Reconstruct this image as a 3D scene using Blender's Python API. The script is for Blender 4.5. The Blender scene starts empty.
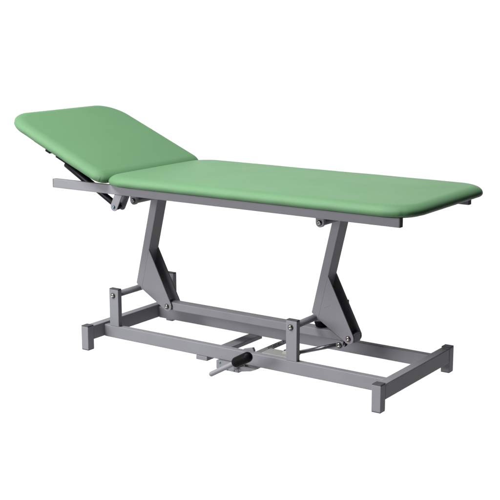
import bpy, bmesh, math, random
from math import radians, sin, cos, pi
from mathutils import Vector, Matrix

random.seed(4)
scene = bpy.context.scene
COL = scene.collection

# ------------------------------------------------------------------ camera
cam_data = bpy.data.cameras.new("camera")
cam_data.sensor_width = 36.0
cam_data.lens = 36.0 * 1188.4 / 500.0
cam_data.clip_start = 0.05
cam_data.clip_end = 500.0
cam = bpy.data.objects.new("camera", cam_data)
cam.location = (3.5601, -4.1839, 1.5464)
cam.rotation_euler = (pi / 2 - 0.2060, 0.0, 0.5994)
COL.objects.link(cam)
scene.camera = cam

# ------------------------------------------------------------------ invented surround light
# made-up surround: bright below and round the horizon to glow through the added
# translucent floor sheet, dimmer overhead, darkened at the foot end to shade faces there
WORLD_LOW, WORLD_TOP, WORLD_DARK = 2.80, 0.42, 0.02
world = bpy.data.worlds.new("World")
scene.world = world
world.use_nodes = True
wn, wl = world.node_tree.nodes, world.node_tree.links
wn.clear()
w_out = wn.new("ShaderNodeOutputWorld")
w_bg = wn.new("ShaderNodeBackground")
w_tc = wn.new("ShaderNodeTexCoord")
w_sep = wn.new("ShaderNodeSeparateXYZ")
wl.new(w_tc.outputs["Generated"], w_sep.inputs[0])
w_up = wn.new("ShaderNodeMapRange"); w_up.interpolation_type = "SMOOTHSTEP"
w_up.inputs["From Min"].default_value = 0.06
w_up.inputs["From Max"].default_value = 0.35
w_up.inputs["To Min"].default_value = WORLD_LOW
w_up.inputs["To Max"].default_value = WORLD_TOP
wl.new(w_sep.outputs["Z"], w_up.inputs["Value"])
w_side = wn.new("ShaderNodeMapRange"); w_side.interpolation_type = "SMOOTHSTEP"
w_side.inputs["From Min"].default_value = -0.45
w_side.inputs["From Max"].default_value = 0.15
w_side.inputs["To Min"].default_value = 1.0
w_side.inputs["To Max"].default_value = WORLD_DARK
wl.new(w_sep.outputs["X"], w_side.inputs["Value"])
w_mul = wn.new("ShaderNodeMath"); w_mul.operation = "MULTIPLY"
wl.new(w_up.outputs["Result"], w_mul.inputs[0])
wl.new(w_side.outputs["Result"], w_mul.inputs[1])
wl.new(w_mul.outputs[0], w_bg.inputs["Strength"])
w_bg.inputs["Color"].default_value = (1, 1, 1, 1)
wl.new(w_bg.outputs[0], w_out.inputs["Surface"])

# ------------------------------------------------------------------ softboxes
def softbox(name, loc, target, size, power, color=(1, 1, 1)):
    d = bpy.data.lights.new(name, "AREA")
    d.shape = "RECTANGLE"
    d.size, d.size_y = size
    d.energy = power
    d.color = color
    o = bpy.data.objects.new(name, d)
    o.location = loc
    o.rotation_euler = (Vector(target) - Vector(loc)).to_track_quat("-Z", "Y").to_euler()
    COL.objects.link(o)
    return o

softbox("key_softbox", (-1.1, -3.2, 4.95), (0.75, 0.0, 0.4), (2.0, 1.8), 830, (1.0, 0.985, 0.97))
softbox("fill_softbox", (-1.7, -5.3, 1.8), (0.75, 0.0, 0.4), (2.2, 1.4), 400)
softbox("top_softbox", (0.6, -0.5, 3.8), (0.75, 0.0, 0.5), (1.7, 1.5), 240)

scene.view_settings.view_transform = "Standard"
scene.view_settings.look = "None"
scene.view_settings.exposure = 0.0
scene.view_settings.gamma = 1.0

# ------------------------------------------------------------------ materials
def new_mat(name):
    m = bpy.data.materials.new(name)
    m.use_nodes = True
    nt = m.node_tree
    return m, nt, nt.nodes["Principled BSDF"]

def procedural(name, col, rough, metallic=0.0, spec=0.5, vary=0.06, vary_scale=6.0,
               bump=0.0, bump_scale=500.0, rough_vary=0.06, voronoi=False):
    m, nt, b = new_mat(name)
    n, l = nt.nodes, nt.links
    tc = n.new("ShaderNodeTexCoord")
    no = n.new("ShaderNodeTexNoise")
    no.inputs["Scale"].default_value = vary_scale
    no.inputs["Detail"].default_value = 6.0
    l.new(tc.outputs["Object"], no.inputs["Vector"])
    ramp = n.new("ShaderNodeMix"); ramp.data_type = "RGBA"
    ramp.inputs["A"].default_value = (*[c * (1 - vary) for c in col], 1)
    ramp.inputs["B"].default_value = (*[min(1, c * (1 + vary)) for c in col], 1)
    l.new(no.outputs["Fac"], ramp.inputs["Factor"])
    l.new(ramp.outputs["Result"], b.inputs["Base Color"])
    mr = n.new("ShaderNodeMapRange")
    mr.inputs["To Min"].default_value = max(0.02, rough - rough_vary)
    mr.inputs["To Max"].default_value = min(1.0, rough + rough_vary)
    l.new(no.outputs["Fac"], mr.inputs["Value"])
    l.new(mr.outputs["Result"], b.inputs["Roughness"])
    b.inputs["Metallic"].default_value = metallic
    b.inputs["Specular IOR Level"].default_value = spec
    if bump:
        if voronoi:
            t = n.new("ShaderNodeTexVoronoi"); t.inputs["Scale"].default_value = bump_scale
            src = t.outputs["Distance"]
        else:
            t = n.new("ShaderNodeTexNoise"); t.inputs["Scale"].default_value = bump_scale
            t.inputs["Detail"].default_value = 3.0
            src = t.outputs["Fac"]
        l.new(tc.outputs["Object"], t.inputs["Vector"])
        bp = n.new("ShaderNodeBump")
        bp.inputs["Strength"].default_value = bump
        bp.inputs["Distance"].default_value = 0.001
        l.new(src, bp.inputs["Height"])
        l.new(bp.outputs["Normal"], b.inputs["Normal"])
    return m

M_PAINT = procedural("grey_powder_coat", (0.104, 0.1045, 0.1165), 0.50, 0.0, 0.12, 0.09, 11.0, 0.40, 650.0, 0.12)
M_VINYL = procedural("green_vinyl", (0.0430, 0.0965, 0.0455), 0.52, 0.0, 0.15, 0.045, 4.5, 0.55, 750.0, 0.09, True)
M_CAP = procedural("dark_plastic_cap", (0.022, 0.022, 0.026), 0.55, 0.0, 0.2, 0.05, 20.0)
M_BLACK = procedural("black_painted_steel", (0.0025, 0.0025, 0.004), 0.38, 0.0, 0.07, 0.1, 20.0)
M_RUBBER = procedural("black_rubber", (0.0022, 0.0021, 0.0026), 0.42, 0.0, 0.035, 0.1, 30.0, 0.2, 300.0)
M_BOARD = procedural("dark_base_board", (0.010, 0.009, 0.008), 0.8, 0.0, 0.1, 0.15, 20.0)
M_CHROME = procedural("bright_bolt_steel", (0.20, 0.175, 0.16), 0.28, 1.0, 0.5, 0.08, 60.0)
M_ZINC = procedural("zinc_bolt_steel", (0.10, 0.15, 0.18), 0.35, 1.0, 0.5, 0.08, 60.0)
M_PALE = procedural("pale_grey_paint", (0.16, 0.16, 0.153), 0.5, 0.0, 0.25, 0.05, 12.0, 0.15, 500.0)
M_ROD = procedural("ground_steel_rod", (0.06, 0.06, 0.066), 0.30, 0.9, 0.5, 0.05, 40.0)
M_LEVER = procedural("pale_pedal_paint", (0.105, 0.105, 0.113), 0.45, 0.0, 0.25, 0.05, 12.0)
# added translucent floor sheet, backlit by the world so the ground stays white, shadowless
M_FLOOR = bpy.data.materials.new("backlit_floor_sheet")
M_FLOOR.use_nodes = True
fn, fl_ = M_FLOOR.node_tree.nodes, M_FLOOR.node_tree.links
fn.clear()
f_out = fn.new("ShaderNodeOutputMaterial")
f_tr = fn.new("ShaderNodeBsdfTranslucent"); f_di = fn.new("ShaderNodeBsdfDiffuse")
f_tc = fn.new("ShaderNodeTexCoord"); f_no = fn.new("ShaderNodeTexNoise"); f_no.inputs["Scale"].default_value = 3.0
f_ra = fn.new("ShaderNodeValToRGB")
f_ra.color_ramp.elements[0].color = (0.94, 0.94, 0.94, 1); f_ra.color_ramp.elements[1].color = (0.96, 0.96, 0.96, 1)
f_mx = fn.new("ShaderNodeMixShader"); f_mx.inputs[0].default_value = 0.05
fl_.new(f_tc.outputs["Object"], f_no.inputs["Vector"]); fl_.new(f_no.outputs["Fac"], f_ra.inputs["Fac"])
fl_.new(f_ra.outputs["Color"], f_tr.inputs["Color"]); fl_.new(f_ra.outputs["Color"], f_di.inputs["Color"])
fl_.new(f_tr.outputs[0], f_mx.inputs[1]); fl_.new(f_di.outputs[0], f_mx.inputs[2])
fl_.new(f_mx.outputs[0], f_out.inputs["Surface"])

# ------------------------------------------------------------------ mesh helpers
def obj(name, bm, mat, parent=None, label=None):
    bmesh.ops.recalc_face_normals(bm, faces=bm.faces[:])
    me = bpy.data.meshes.new(name)
    bm.to_mesh(me); bm.free()
    o = bpy.data.objects.new(name, me)
    me.materials.append(mat)
    COL.objects.link(o)
    if parent: o.parent = parent
    if label: o["label"] = label
    return o

def smooth(bm, angle=40):
    for f in bm.faces: f.smooth = True
    lim = radians(angle)
    for e in bm.edges:
        if len(e.link_faces) == 2 and e.calc_face_angle(0) > lim:
            e.smooth = False
    return bm

def box(x0, x1, y0, y1, z0, z1, bev=0.0025, seg=2, bm=None):
    b = bmesh.new()
    bmesh.ops.create_cube(b, size=1.0)
    for v in b.verts:
        v.co = Vector((x0 if v.co.x < 0 else x1, y0 if v.co.y < 0 else y1, z0 if v.co.z < 0 else z1))
    if bev:
        bmesh.ops.bevel(b, geom=b.edges[:], offset=bev, segments=seg, profile=0.5, affect="EDGES")
    return merge(bm, b)

def merge(bm, b):
    if bm is None: return b
    me = bpy.data.meshes.new("tmp"); b.to_mesh(me); b.free()
    bm.from_mesh(me); bpy.data.meshes.remove(me)
    return bm

def cyl(p, q, r0, r1=None, n=28, bev=0.0, bm=None, caps=True):
    p, q = Vector(p), Vector(q)
    r1 = r0 if r1 is None else r1
    b = bmesh.new()
    d = (q - p)
    rot = Vector((0, 0, 1)).rotation_difference(d.normalized()).to_matrix()
    L = d.length
    prof = [(r0, 0.0), (r1, L)]
    if bev:
        prof = [(r0 - bev, 0), (r0 - bev * .3, bev * .3), (r0, bev), (r1, L - bev), (r1 - bev * .3, L - bev * .3), (r1 - bev, L)]
    rings = []
    for r, h in prof:
        rings.append([b.verts.new(p + rot @ Vector((r * cos(2 * pi * k / n), r * sin(2 * pi * k / n), h))) for k in range(n)])
    for a, c in zip(rings, rings[1:]):
        for k in range(n):
            b.faces.new((a[k], a[(k + 1) % n], c[(k + 1) % n], c[k]))
    b.faces.new(rings[0][::-1]); b.faces.new(rings[-1])
    smooth(b, 50)
    return merge(bm, b)

def capsule(p, q, r, n=28, m=8, bm=None):
    p, q = Vector(p), Vector(q)
    b = bmesh.new()
    d = q - p; L = d.length
    rot = Vector((0, 0, 1)).rotation_difference(d.normalized()).to_matrix()
    prof = [(r * cos(a), -r * sin(a)) for a in [pi / 2 * (1 - k / m) for k in range(1, m + 1)]]
    prof += [(r * cos(a), L + r * sin(a)) for a in [pi / 2 * k / m for k in range(0, m)]]
    rings = [[b.verts.new(p + rot @ Vector((rr * cos(2 * pi * k / n), rr * sin(2 * pi * k / n), h))) for k in range(n)] for rr, h in prof]
    for a, c in zip(rings, rings[1:]):
        for k in range(n): b.faces.new((a[k], a[(k + 1) % n], c[(k + 1) % n], c[k]))
    s = b.verts.new(p + rot @ Vector((0, 0, -r))); e = b.verts.new(p + rot @ Vector((0, 0, L + r)))
    for k in range(n):
        b.faces.new((s, rings[0][(k + 1) % n], rings[0][k])); b.faces.new((e, rings[-1][k], rings[-1][(k + 1) % n]))
    for f in b.faces: f.smooth = True
    return merge(bm, b)

def prism(poly, y0, y1, bev=0.0015, bm=None):
    """x-z outline given a real thickness from y0 to y1"""
    b = bmesh.new()
    A = [b.verts.new((x, y0, z)) for x, z in poly]
    B = [b.verts.new((x, y1, z)) for x, z in poly]
    n = len(poly)
    fa = b.faces.new(A); fb = b.faces.new(B[::-1])
    for k in range(n):
        b.faces.new((A[k], B[k], B[(k + 1) % n], A[(k + 1) % n]))
    bmesh.ops.recalc_face_normals(b, faces=b.faces[:])
    if bev:
        es = list({e for f in (fa, fb) for e in f.edges})
        bmesh.ops.bevel(b, geom=es, offset=bev, segments=2, profile=0.5, affect="EDGES")
    return merge(bm, b)

def arc(cx, cz, r, a0, a1, n=12):
    return [(cx + r * cos(radians(a0 + (a1 - a0) * k / n)), cz + r * sin(radians(a0 + (a1 - a0) * k / n))) for k in range(n + 1)]

def bolt(parent, x, y, z, r=0.0105, mat=None, side=-1):
    """domed bolt head with a hex socket, on a dark washer"""
    w = cyl((x, y, z), (x, y + side * 0.0025, z), r * 1.28, n=24)
    ring = obj("washer", w, M_CAP, parent)
    b = bmesh.new()
    n = 24
    prof = [(1.0, 0.0), (1.0, 0.35), (0.92, 0.62), (0.72, 0.82), (0.48, 0.90)]
    rings = [[b.verts.new((x + r * q * cos(2 * pi * k / n), y + side * (0.002 + r * 0.7 * h), z + r * q * sin(2 * pi * k / n))) for k in range(n)] for q, h in prof]
    rings.append([b.verts.new((x + r * .44 * cos(2 * pi * k / n), y + side * (0.002 + r * .25), z + r * .44 * sin(2 * pi * k / n))) for k in range(n)])
    for a, c in zip(rings, rings[1:]):
        for k in range(n): b.faces.new((a[k], a[(k + 1) % n], c[(k + 1) % n], c[k]))
    b.faces.new(rings[-1]); b.faces.new(rings[0][::-1])
    smooth(b, 45)
    return obj("bolt", b, mat or M_CHROME, parent)

def bead(parent, pts, r=0.0022, mat=None):
    """a welded bead: one wavering ridge along a line of points"""
    line = []
    for p, q in zip(pts, pts[1:]):
        p, q = Vector(p), Vector(q)
        k = max(2, int((q - p).length / (r * 1.1)))
        line += [p.lerp(q, i / k) for i in range(k)]
    line.append(Vector(pts[-1]))
    b = bmesh.new()
    n = 8
    rings = []
    for i, c in enumerate(line):
        d = (line[min(i + 1, len(line) - 1)] - line[max(i - 1, 0)]).normalized()
        rot = Vector((0, 0, 1)).rotation_difference(d).to_matrix()
        rr = r * (1.0 + .16 * (-1) ** i) * random.uniform(.9, 1.1) * (0.5 if i in (0, len(line) - 1) else 1)
        rings.append([b.verts.new(c + rot @ Vector((rr * cos(2 * pi * k / n), rr * sin(2 * pi * k / n), 0))) for k in range(n)])
    for u, v in zip(rings, rings[1:]):
        for k in range(n): b.faces.new((u[k], u[(k + 1) % n], v[(k + 1) % n], v[k]))
    b.faces.new(rings[0][::-1]); b.faces.new(rings[-1])
    for f in b.faces: f.smooth = True
    return obj("weld_bead", b, mat or M_PAINT, parent)

# ------------------------------------------------------------------ floor
bm = bmesh.new()
bm.faces.new([bm.verts.new(p) for p in ((-9, -6, 0), (2.4, -6, 0), (2.4, 10, 0), (-9, 10, 0))])
floor = obj("floor", bm, M_FLOOR)  # added backlit sheet, ends just past the foot end to cut bounce light
floor["kind"] = "structure"

# ------------------------------------------------------------------ the couch
couch = bpy.data.objects.new("treatment_couch", None)
COL.objects.link(couch)
couch["label"] = "green padded treatment couch with raised headrest on a grey steel lifting frame with foot pedal"
couch["category"] = "treatment couch"

# ---- upholstery
def pad_mesh(x0, x1, hw, z0, z1, Ra, Rb, rt, rtx, rb, crown, seed):
    NA, NX, NY = 36, 60, 24
    def ring(ins, z):
        pts = []
        corners = [(x1, hw, Rb, 0), (x0, hw, Ra, 90), (x0, -hw, Ra, 180), (x1, -hw, Rb, 270)]
        arcs = []
        for cx, cy, R, a in corners:
            r = max(R - ins, 0.006)
            ox = cx - math.copysign(ins + r, 1 if cx == x1 else -1)
            oy = cy - math.copysign(ins + r, cy)
            arcs.append([(ox + r * cos(radians(a + 90 * k / NA)), oy + r * sin(radians(a + 90 * k / NA))) for k in range(NA + 1)])
        for i in range(4):
            pts += arcs[i]
            p, q = arcs[i][-1], arcs[(i + 1) % 4][0]
            n = NX if i in (0, 2) else NY
            pts += [(p[0] + (q[0] - p[0]) * k / n, p[1] + (q[1] - p[1]) * k / n) for k in range(1, n)]
        return [(x, y, z) for x, y in pts]
    prof = [(0.04, z0)]
    prof += [(rb * (1 - sin(a)), z0 + rb * (1 - cos(a))) for a in [pi / 2 * k / 6 for k in range(7)]]
    prof += [(rtx * (1 - cos(a)), z1 - rt + rt * sin(a)) for a in [pi / 2 * k / 14 for k in range(15)]]
    for k in range(1, 15):
        t = k / 14
        i = rtx + (min(hw, (x1 - x0) / 2) - 0.012 - rtx) * t
        prof.append((i, z1 + crown * (1 - (1 - t) ** 2.2)))
    b = bmesh.new()
    rings = []
    rnd = random.Random(seed)
    ph = [rnd.uniform(0, 6) for _ in range(6)]
    for ii, (i, z) in enumerate(prof):
        vs = []
        for (x, y, zz) in ring(i, z):
            if z > z1 - rt:      # slow unevenness of stretched foam and cover
                w = 0.0004 * min(1, (z - z1 + rt) / rt) * (sin(9 * x + ph[0]) * cos(11 * y + ph[1]) + .6 * sin(23 * x + 7 * y + ph[2]))
                zz += w
            if ii < 16:          # lower edge where the cover is pulled under
                wob = max(0, 1 - max(0, ii - 4) / 11) * 0.0008 * (sin(31 * x + ph[3]) + .7 * sin(57 * x + 13 * y + ph[4]))
                y += math.copysign(1, y) * wob * (1 if abs(y) > hw * .5 else 0)
            # small tucks where the cover is gathered round the corners, fading towards the top
            if 1 <= ii < 18:
                for cx, cy, R in ((x1 - Rb, hw - Rb, Rb), (x0 + Ra, hw - Ra, Ra), (x0 + Ra, -hw + Ra, Ra), (x1 - Rb, -hw + Rb, Rb)):
                    dx, dy = x - cx, y - cy
                    if dx * (cx - (x0 + x1) / 2) > 0 and dy * cy > 0:
                        a = math.atan2(abs(dy), abs(dx))
                        k = sin(2 * a) ** 2 * max(0, 1 - abs(ii - 7) / 11) * 0.00055
                        rr = 1 + k * (sin(a * 17 + ph[5]) + .6 * sin(a * 29 + ph[2])) / max(R, .05)
                        x, y = cx + dx * rr, cy + dy * rr
                        break
            vs.append(b.verts.new((x, y, zz)))
        rings.append(vs)
    n = len(rings[0])
    for a, c in zip(rings, rings[1:]):
        for k in range(n): b.faces.new((a[k], a[(k + 1) % n], c[(k + 1) % n], c[k]))
    b.faces.new(rings[0][::-1])
    # close the narrow middle slot of the top with a strip of quads
    top = rings[-1]
    b.faces.new(top)
    for f in b.faces: f.smooth = True
    return b

def board_mesh(x0, x1, hw, z0, z1, R):
    b = bmesh.new()
    pts = []
    for cx, cy, a in ((x1 - R, hw - R, 0), (x0 + R, hw - R, 90), (x0 + R, -hw + R, 180), (x1 - R, -hw + R, 270)):
        pts += [(cx + R * cos(radians(a + 9 * k)), cy + R * sin(radians(a + 9 * k))) for k in range(11)]
    A = [b.verts.new((x, y, z0)) for x, y in pts]; B = [b.verts.new((x, y, z1)) for x, y in pts]
    n = len(pts)
    b.faces.new(A[::-1]); b.faces.new(B)
    for k in range(n): b.faces.new((A[k], A[(k + 1) % n], B[(k + 1) % n], B[k]))
    return b

seat_pad = obj("seat_pad", pad_mesh(0.1562, 1.6586, 0.3738, 0.7735, 0.8150, 0.1276, 0.1346, 0.0280, 0.052, 0.0120, 0.003, 1), M_VINYL, couch)
obj("base_board", board_mesh(0.18, 1.634, 0.349, 0.7694, 0.7742, 0.10), M_BOARD, seat_pad)

HANG = 0.4035
hm = Matrix.Translation((0.1702, 0.0, 0.7718)) @ Matrix.Rotation(HANG, 4, "Y")
bmh = pad_mesh(-0.6344, 0.0, 0.3705, 0.0, 0.0415, 0.1428, 0.0556, 0.0280, 0.052, 0.0120, 0.003, 2)
bmesh.ops.transform(bmh, matrix=hm, verts=bmh.verts[:])
head_pad = obj("headrest_pad", bmh, M_VINYL, couch)
b = board_mesh(-0.610, -0.03, 0.345, -0.004, 0.001, 0.11)
bmesh.ops.transform(b, matrix=hm, verts=b.verts[:])
obj("base_board", b, M_BOARD, head_pad)

# ---- upper frame
ZS0, ZS1 = 0.7289, 0.7689
for s in (-1, 1):
    y0, y1 = sorted((s * 0.3178, s * 0.2941))
    r = obj("side_rail", box(-0.1534, 1.5856, y0, y1, ZS0, ZS1, .0032, 3), M_PAINT, couch)
    obj("end_cap", box(1.5850, 1.5882, y0 + .0005, y1 - .0005, ZS0 + .0005, ZS1 - .0005, .001), M_CAP, r)
    obj("end_cap", box(-0.1556, -0.1530, y0 + .0005, y1 - .0005, ZS0 + .0005, ZS1 - .0005, .001), M_CAP, r)
UPX = (0.2075, 1.1645)
UPZ = 0.6845
for x in UPX:
    obj("cross_member", box(x - .02, x + .02, -0.2939, 0.2939, ZS0 + .002, ZS1 - .001), M_PAINT, couch)
obj("cross_member", box(1.32, 1.36, -0.2939, 0.2939, ZS1 - .026, ZS1 - .001), M_PAINT, couch)
obj("cross_member", box(0.67, 0.71, -0.2939, 0.2939, ZS1 - .026, ZS1 - .001), M_PAINT, couch)

# ---- headrest support: hinge brackets, adjusting struts and the bar under the headrest
for s in (-1, 1):
    outl = [(0.2050, ZS0 - .0004), (0.1815, 0.6790)] + arc(0.2005, 0.6735, 0.0185, 165, 335, 14) + [(0.2480, ZS0 - .0004)]
    ya, yb = sorted((s * 0.3150, s * 0.3090))
    hb = obj("hinge_bracket", prism(outl, ya, yb), M_PAINT, couch)
    outl2 = [(x + .006, z) for x, z in outl]
    yc, yd = sorted((s * 0.2700, s * 0.2640))
    obj("inner_plate", prism(outl2, yc, yd), M_PAINT, hb)
    obj("spacer_pin", cyl((.2005, ya + .001, .6735), (.2005, yd - .001, .6735), .007), M_ROD, hb)
    bolt(hb, 0.2005, s * 0.3150, 0.6735, 0.0058, M_ZINC, s)
    # strut: slim tube below, thick sleeve above
    yS = s * 0.289
    st = obj("adjusting_strut", cyl((0.1975, yS, 0.6740), (0.012, yS, 0.7790), 0.0140, bev=.002), M_BLACK, couch)
    obj("sleeve", cyl((0.075, yS, 0.7434), (-0.093, yS, 0.8380), 0.0172, bev=.003), M_BLACK, st)
    obj("eye", cyl((.1995, yS - .009, .6735), (.1995, yS + .009, .6735), .015, bev=.002), M_BLACK, st)
    # bar fixed under the pad
    bb = box(-0.475, -0.25, yS - .012, yS + .012, -0.035, -0.0045, .003)
    bb = box(-0.395, -0.365, yS - .016, yS + .014, -0.042, -0.006, .003, bm=bb)
    bb = box(-0.33, -0.245, yS - .014, yS + .014, -0.040, -0.006, .003, bm=bb)
    bmesh.ops.transform(bb, matrix=hm, verts=bb.verts[:])
    obj("headrest_bar", bb, M_BLACK, couch)
    # hinge leaf joining headrest board to frame
    hl = box(-0.052, 0.002, s * 0.22 - .02, s * 0.22 + .02, -0.0085, -0.0045, .001)
    bmesh.ops.transform(hl, matrix=hm, verts=hl.verts[:])
    obj("hinge_leaf", hl, M_BLACK, couch)

# ---- base frame
L = 1.5297
A = 0.040
WF, HF = 0.3274, 0.1138
RZ0, RZ1 = 0.0436, 0.0992
for x0 in (0.0, L - A):
    for s in (-1, 1):
        ya, yb = sorted((s * WF, s * (WF - A)))
        f = obj("foot", box(x0, x0 + A, ya, yb, 0.003, HF - .004), M_PAINT, couch)
        obj("end_cap", box(x0 + .0004, x0 + A - .0004, ya + .0004, yb - .0004, HF - .0045, HF, .0015), M_CAP, f)
        obj("floor_glide", box(x0 + .001, x0 + A - .001, ya + .001, yb - .001, 0.0, .0035, .001), M_CAP, f)
    cb = obj("cross_beam", box(x0 + .0006, x0 + A - .0006, -(WF - A) + .0003, WF - A - .0003, 0.0452, 0.1085), M_PAINT, couch)
    for s in (-1, 1):
        yy = s * (WF - A)
        for xx in (x0 + .0008, x0 + A - .0008):
            bead(cb, [(xx, yy, .050), (xx, yy, .104)], .0018)
        bead(cb, [(x0 + .003, yy, .1083), (x0 + A - .003, yy, .1083)], .0018)
PX = (0.0737, 1.0268)
for s in (-1, 1):
    ya, yb = sorted((s * 0.2148, s * 0.1832))
    rl = obj("base_rail", box(A - .0002, L - A + .0002, ya, yb, RZ0, RZ1, .0035, 3), M_PAINT, couch)
    for xx in (A + .0008, L - A - .0008):
        for yy in (ya, yb):
            bead(rl, [(xx, yy, RZ0 + .004), (xx, yy, RZ1 - .002)], .0018)
        bead(rl, [(xx, ya + .002, RZ1), (xx, yb - .002, RZ1)], .0018)
    for x in PX:
        ya, yb = sorted((s * 0.2153, s * 0.1900))
        p = obj("upright_post", box(x, x + .0527, ya, yb, RZ1 - .0006, 0.2700), M_PAINT, couch)
        obj("end_cap", box(x + .0004, x + .0523, ya + .0004, yb - .0004, 0.2696, 0.2737, .0015), M_CAP, p)
        bolt(p, x + .0228, s * 0.2153, 0.2425, 0.0098, None, s)
        bead(p, [(x + .0527, ya + .002, RZ1 + .001), (x + .0527, yb - .002, RZ1 + .001)], .0022)

# ---- lifting arms (origin of each outline = its lower pivot)
LPZ = 0.2425
LPX = (0.0958, 1.0502)
for px, ux in zip(LPX, UPX):
    T = lambda pts: [(px + x, LPZ + z) for x, z in pts]
    tube = T([(-.0115, .0225), (.0145, .0005), (.0245, .004), (.0675, .187), (.1290, .446), (.121, .458), (.102, .458), (.0895, .452)])
    arm = obj("lifting_arm", prism(tube, -0.0350, 0.0350, .003), M_PAINT, couch)
    gus = T([(.0635, .1880), (.0672, .1905)] + [(.0672 + (.1925 - .0672) * t, .1905 + (-.0530 - .1905) * t) for t in (.5, 1)]
            + arc(.1695, -.0630, .0240, 22, -142, 12) + [(.0300, -.0060), (.0160, -.0010)])
    for s in (-1, 1):
        ya, yb = sorted((s * 0.0300, s * 0.0364))
        g = obj("gusset_plate", prism(gus, ya, yb, .001), M_PAINT, arm)
        if s < 0:
            seam = [(px + .0655, -.0358, LPZ + .186), (px + .0215, -.0358, LPZ + .003)]
            bead(g, seam, .0013)
            if px > 0.5: bead(g, [(px + .052, -.0360, LPZ + .054), (px + .078, -.0360, LPZ + .067)], .0014, M_LEVER)
        bolt(g, px + .1690, s * 0.0364, LPZ - .0635, 0.0092, None, s)
    # crossing pivot tubes, below and above
    pt = obj("pivot_tube", cyl((px, -0.1905, LPZ), (px, 0.1905, LPZ), 0.0142, n=36), M_PAINT, couch)
    bead(pt, [(px + .0142 * cos(a), -.0362, LPZ + .0142 * sin(a)) for a in [radians(20 + 16 * k) for k in range(7)]], .0020)
    ut = obj("pivot_tube", cyl((ux + .010, -0.189, UPZ + .004), (ux + .010, 0.189, UPZ + .004), 0.0150, n=36), M_PAINT, couch)
    for s in (-1, 1):
        lx_, lz_ = ux + .010, UPZ + .004
        lug = [(lx_ + .0190, ZS0 + .0015), (lx_ - .0190, ZS0 + .0015)] + arc(lx_, lz_, .0190, 180, 360, 16)
        ya, yb = sorted((s * 0.2030, s * 0.1885))
        lg = obj("pivot_lug", prism(lug, ya, yb), M_PAINT, couch)
        bolt(lg, lx_, s * 0.2030, lz_, 0.0085, None, s)

# ---- tie bar between the arms, with stop and lug
BZ = 0.1788
b0, b1 = LPX[0] + .169, LPX[1] + .169
tie = obj("tie_bar", box(b0 - .022, b1 + .024, -0.0265, 0.0265, BZ - .0185, BZ + .0185, .004, 3), M_PAINT, couch)
stop = cyl((1.062, 0.010, BZ + .0180), (1.062, 0.010, BZ + .0420), .025, .031, bev=.004)
obj("rubber_stop", stop, M_RUBBER, tie)
lx, lz = 1.1744, 0.1440
lug = [(lx + .019, BZ - .0180), (lx - .015, BZ - .0180)] + arc(lx, lz, .0160, 180, 350, 12)
lg = obj("actuator_lug", prism(lug, -0.0330, -0.0270), M_PAINT, couch)
obj("inner_plate", prism([(x + .002, z) for x, z in lug], 0.0030, 0.0090), M_BLACK, lg)
bolt(lg, lx, -0.0330, lz, 0.0100)

# ---- foot pump, its piston rod, pedal
d = Vector((0.2, 0, 0.0695)).normalized()
e0 = Vector((lx, -0.012, lz))
rod = obj("piston_rod", cyl(e0, e0 - d * .25, 0.0085), M_ROD, couch)
obj("rod_eye", cyl((lx, -.0255, lz), (lx, .0015, lz), .0135, bev=.002), M_ROD, rod)
obj("seal_ring", cyl(e0 - d * .222, e0 - d * .236, 0.0125, bev=.001), M_BLACK, rod)
pump = bmesh.new()
pump = box(0.800, 0.935, -0.062, 0.020, 0.0200, 0.0560, .006, 3)
pump = cyl(e0 - d * .235, e0 - d * .30, 0.0200, bev=.002, bm=pump)
pump = box(0.815, 0.870, -0.183, -0.06, 0.0240, 0.0500, .004, 2, bm=pump)
pump_o = obj("foot_pump", pump, M_PALE, couch)
obj('filler_plug', cyl((0.893, -0.004, 0.0555), (0.893, -0.004, 0.0680), 0.0100, bev=.002), M_RUBBER, pump_o)
# carriers across the base, under the rails
obj("cross_tube", box(0.5640, 0.6232, -0.2150, 0.2150, 0.0236, RZ0 - .0004), M_PAINT, couch)
strap = box(0.7500, 0.7860, -0.2000, 0.2140, 0.0380, RZ0 - .0005, .0012)
strap = box(0.7500, 0.7545, -0.2000, 0.2140, 0.0230, 0.0385, .0012, bm=strap)
strap_o = obj("cross_strap", strap, M_PAINT, couch)
for yy in (0.045, 0.085, 0.125, 0.165):
    w = cyl((0.768, yy, RZ0 - .0008), (0.768, yy, RZ0 + .0030), .0055, bev=.001)
    obj("screw", w, M_CHROME, strap_o)

brk = box(0.6830, 0.7990, -0.2290, -0.1860, 0.0060, RZ0 - .0006, .0012)
brk_o = obj("pedal_bracket", brk, M_PAINT, couch)
cheek = [(0.795, 0.0060), (0.836, 0.0260), (0.843, 0.0980), (0.836, 0.1110), (0.790, 0.0985)]
obj("cheek_plate", prism(cheek, -0.1800, -0.1650), M_PAINT, brk_o)
pl = [(0.80, 0.012), (0.86, 0.024), (0.885, 0.034), (0.80, 0.030)]
obj("toe_plate", prism(pl, -0.2290, -0.2000), M_LEVER, brk_o)
for xx, zz in ((0.702, .036), (0.702, .014), (0.74, .012), (0.775, .014), (0.745, .034)):
    b = cyl((xx, -0.2286, zz), (xx, -0.2318, zz), .0045, bev=.0008)
    obj("screw", b, M_ZINC, brk_o)
t0, t1 = Vector((0.7262, -0.333, 0.0135)), Vector((0.934, -0.333, 0.1325))
dd = (t1 - t0).normalized()
lever = capsule(t0 + dd * .008, t1 - dd * .03, 0.0105)
lever = cyl((0.865, -0.333, 0.093), (0.782, -0.226, 0.028), 0.0095, bm=lever)
lev_o = obj("pedal_lever", lever, M_LEVER, couch)
g0, g1 = t0.lerp(t1, .585), t0.lerp(t1, .985)
obj("grip", capsule(g0 + dd * .018, g1 - dd * .018, 0.0225), M_RUBBER, lev_o)
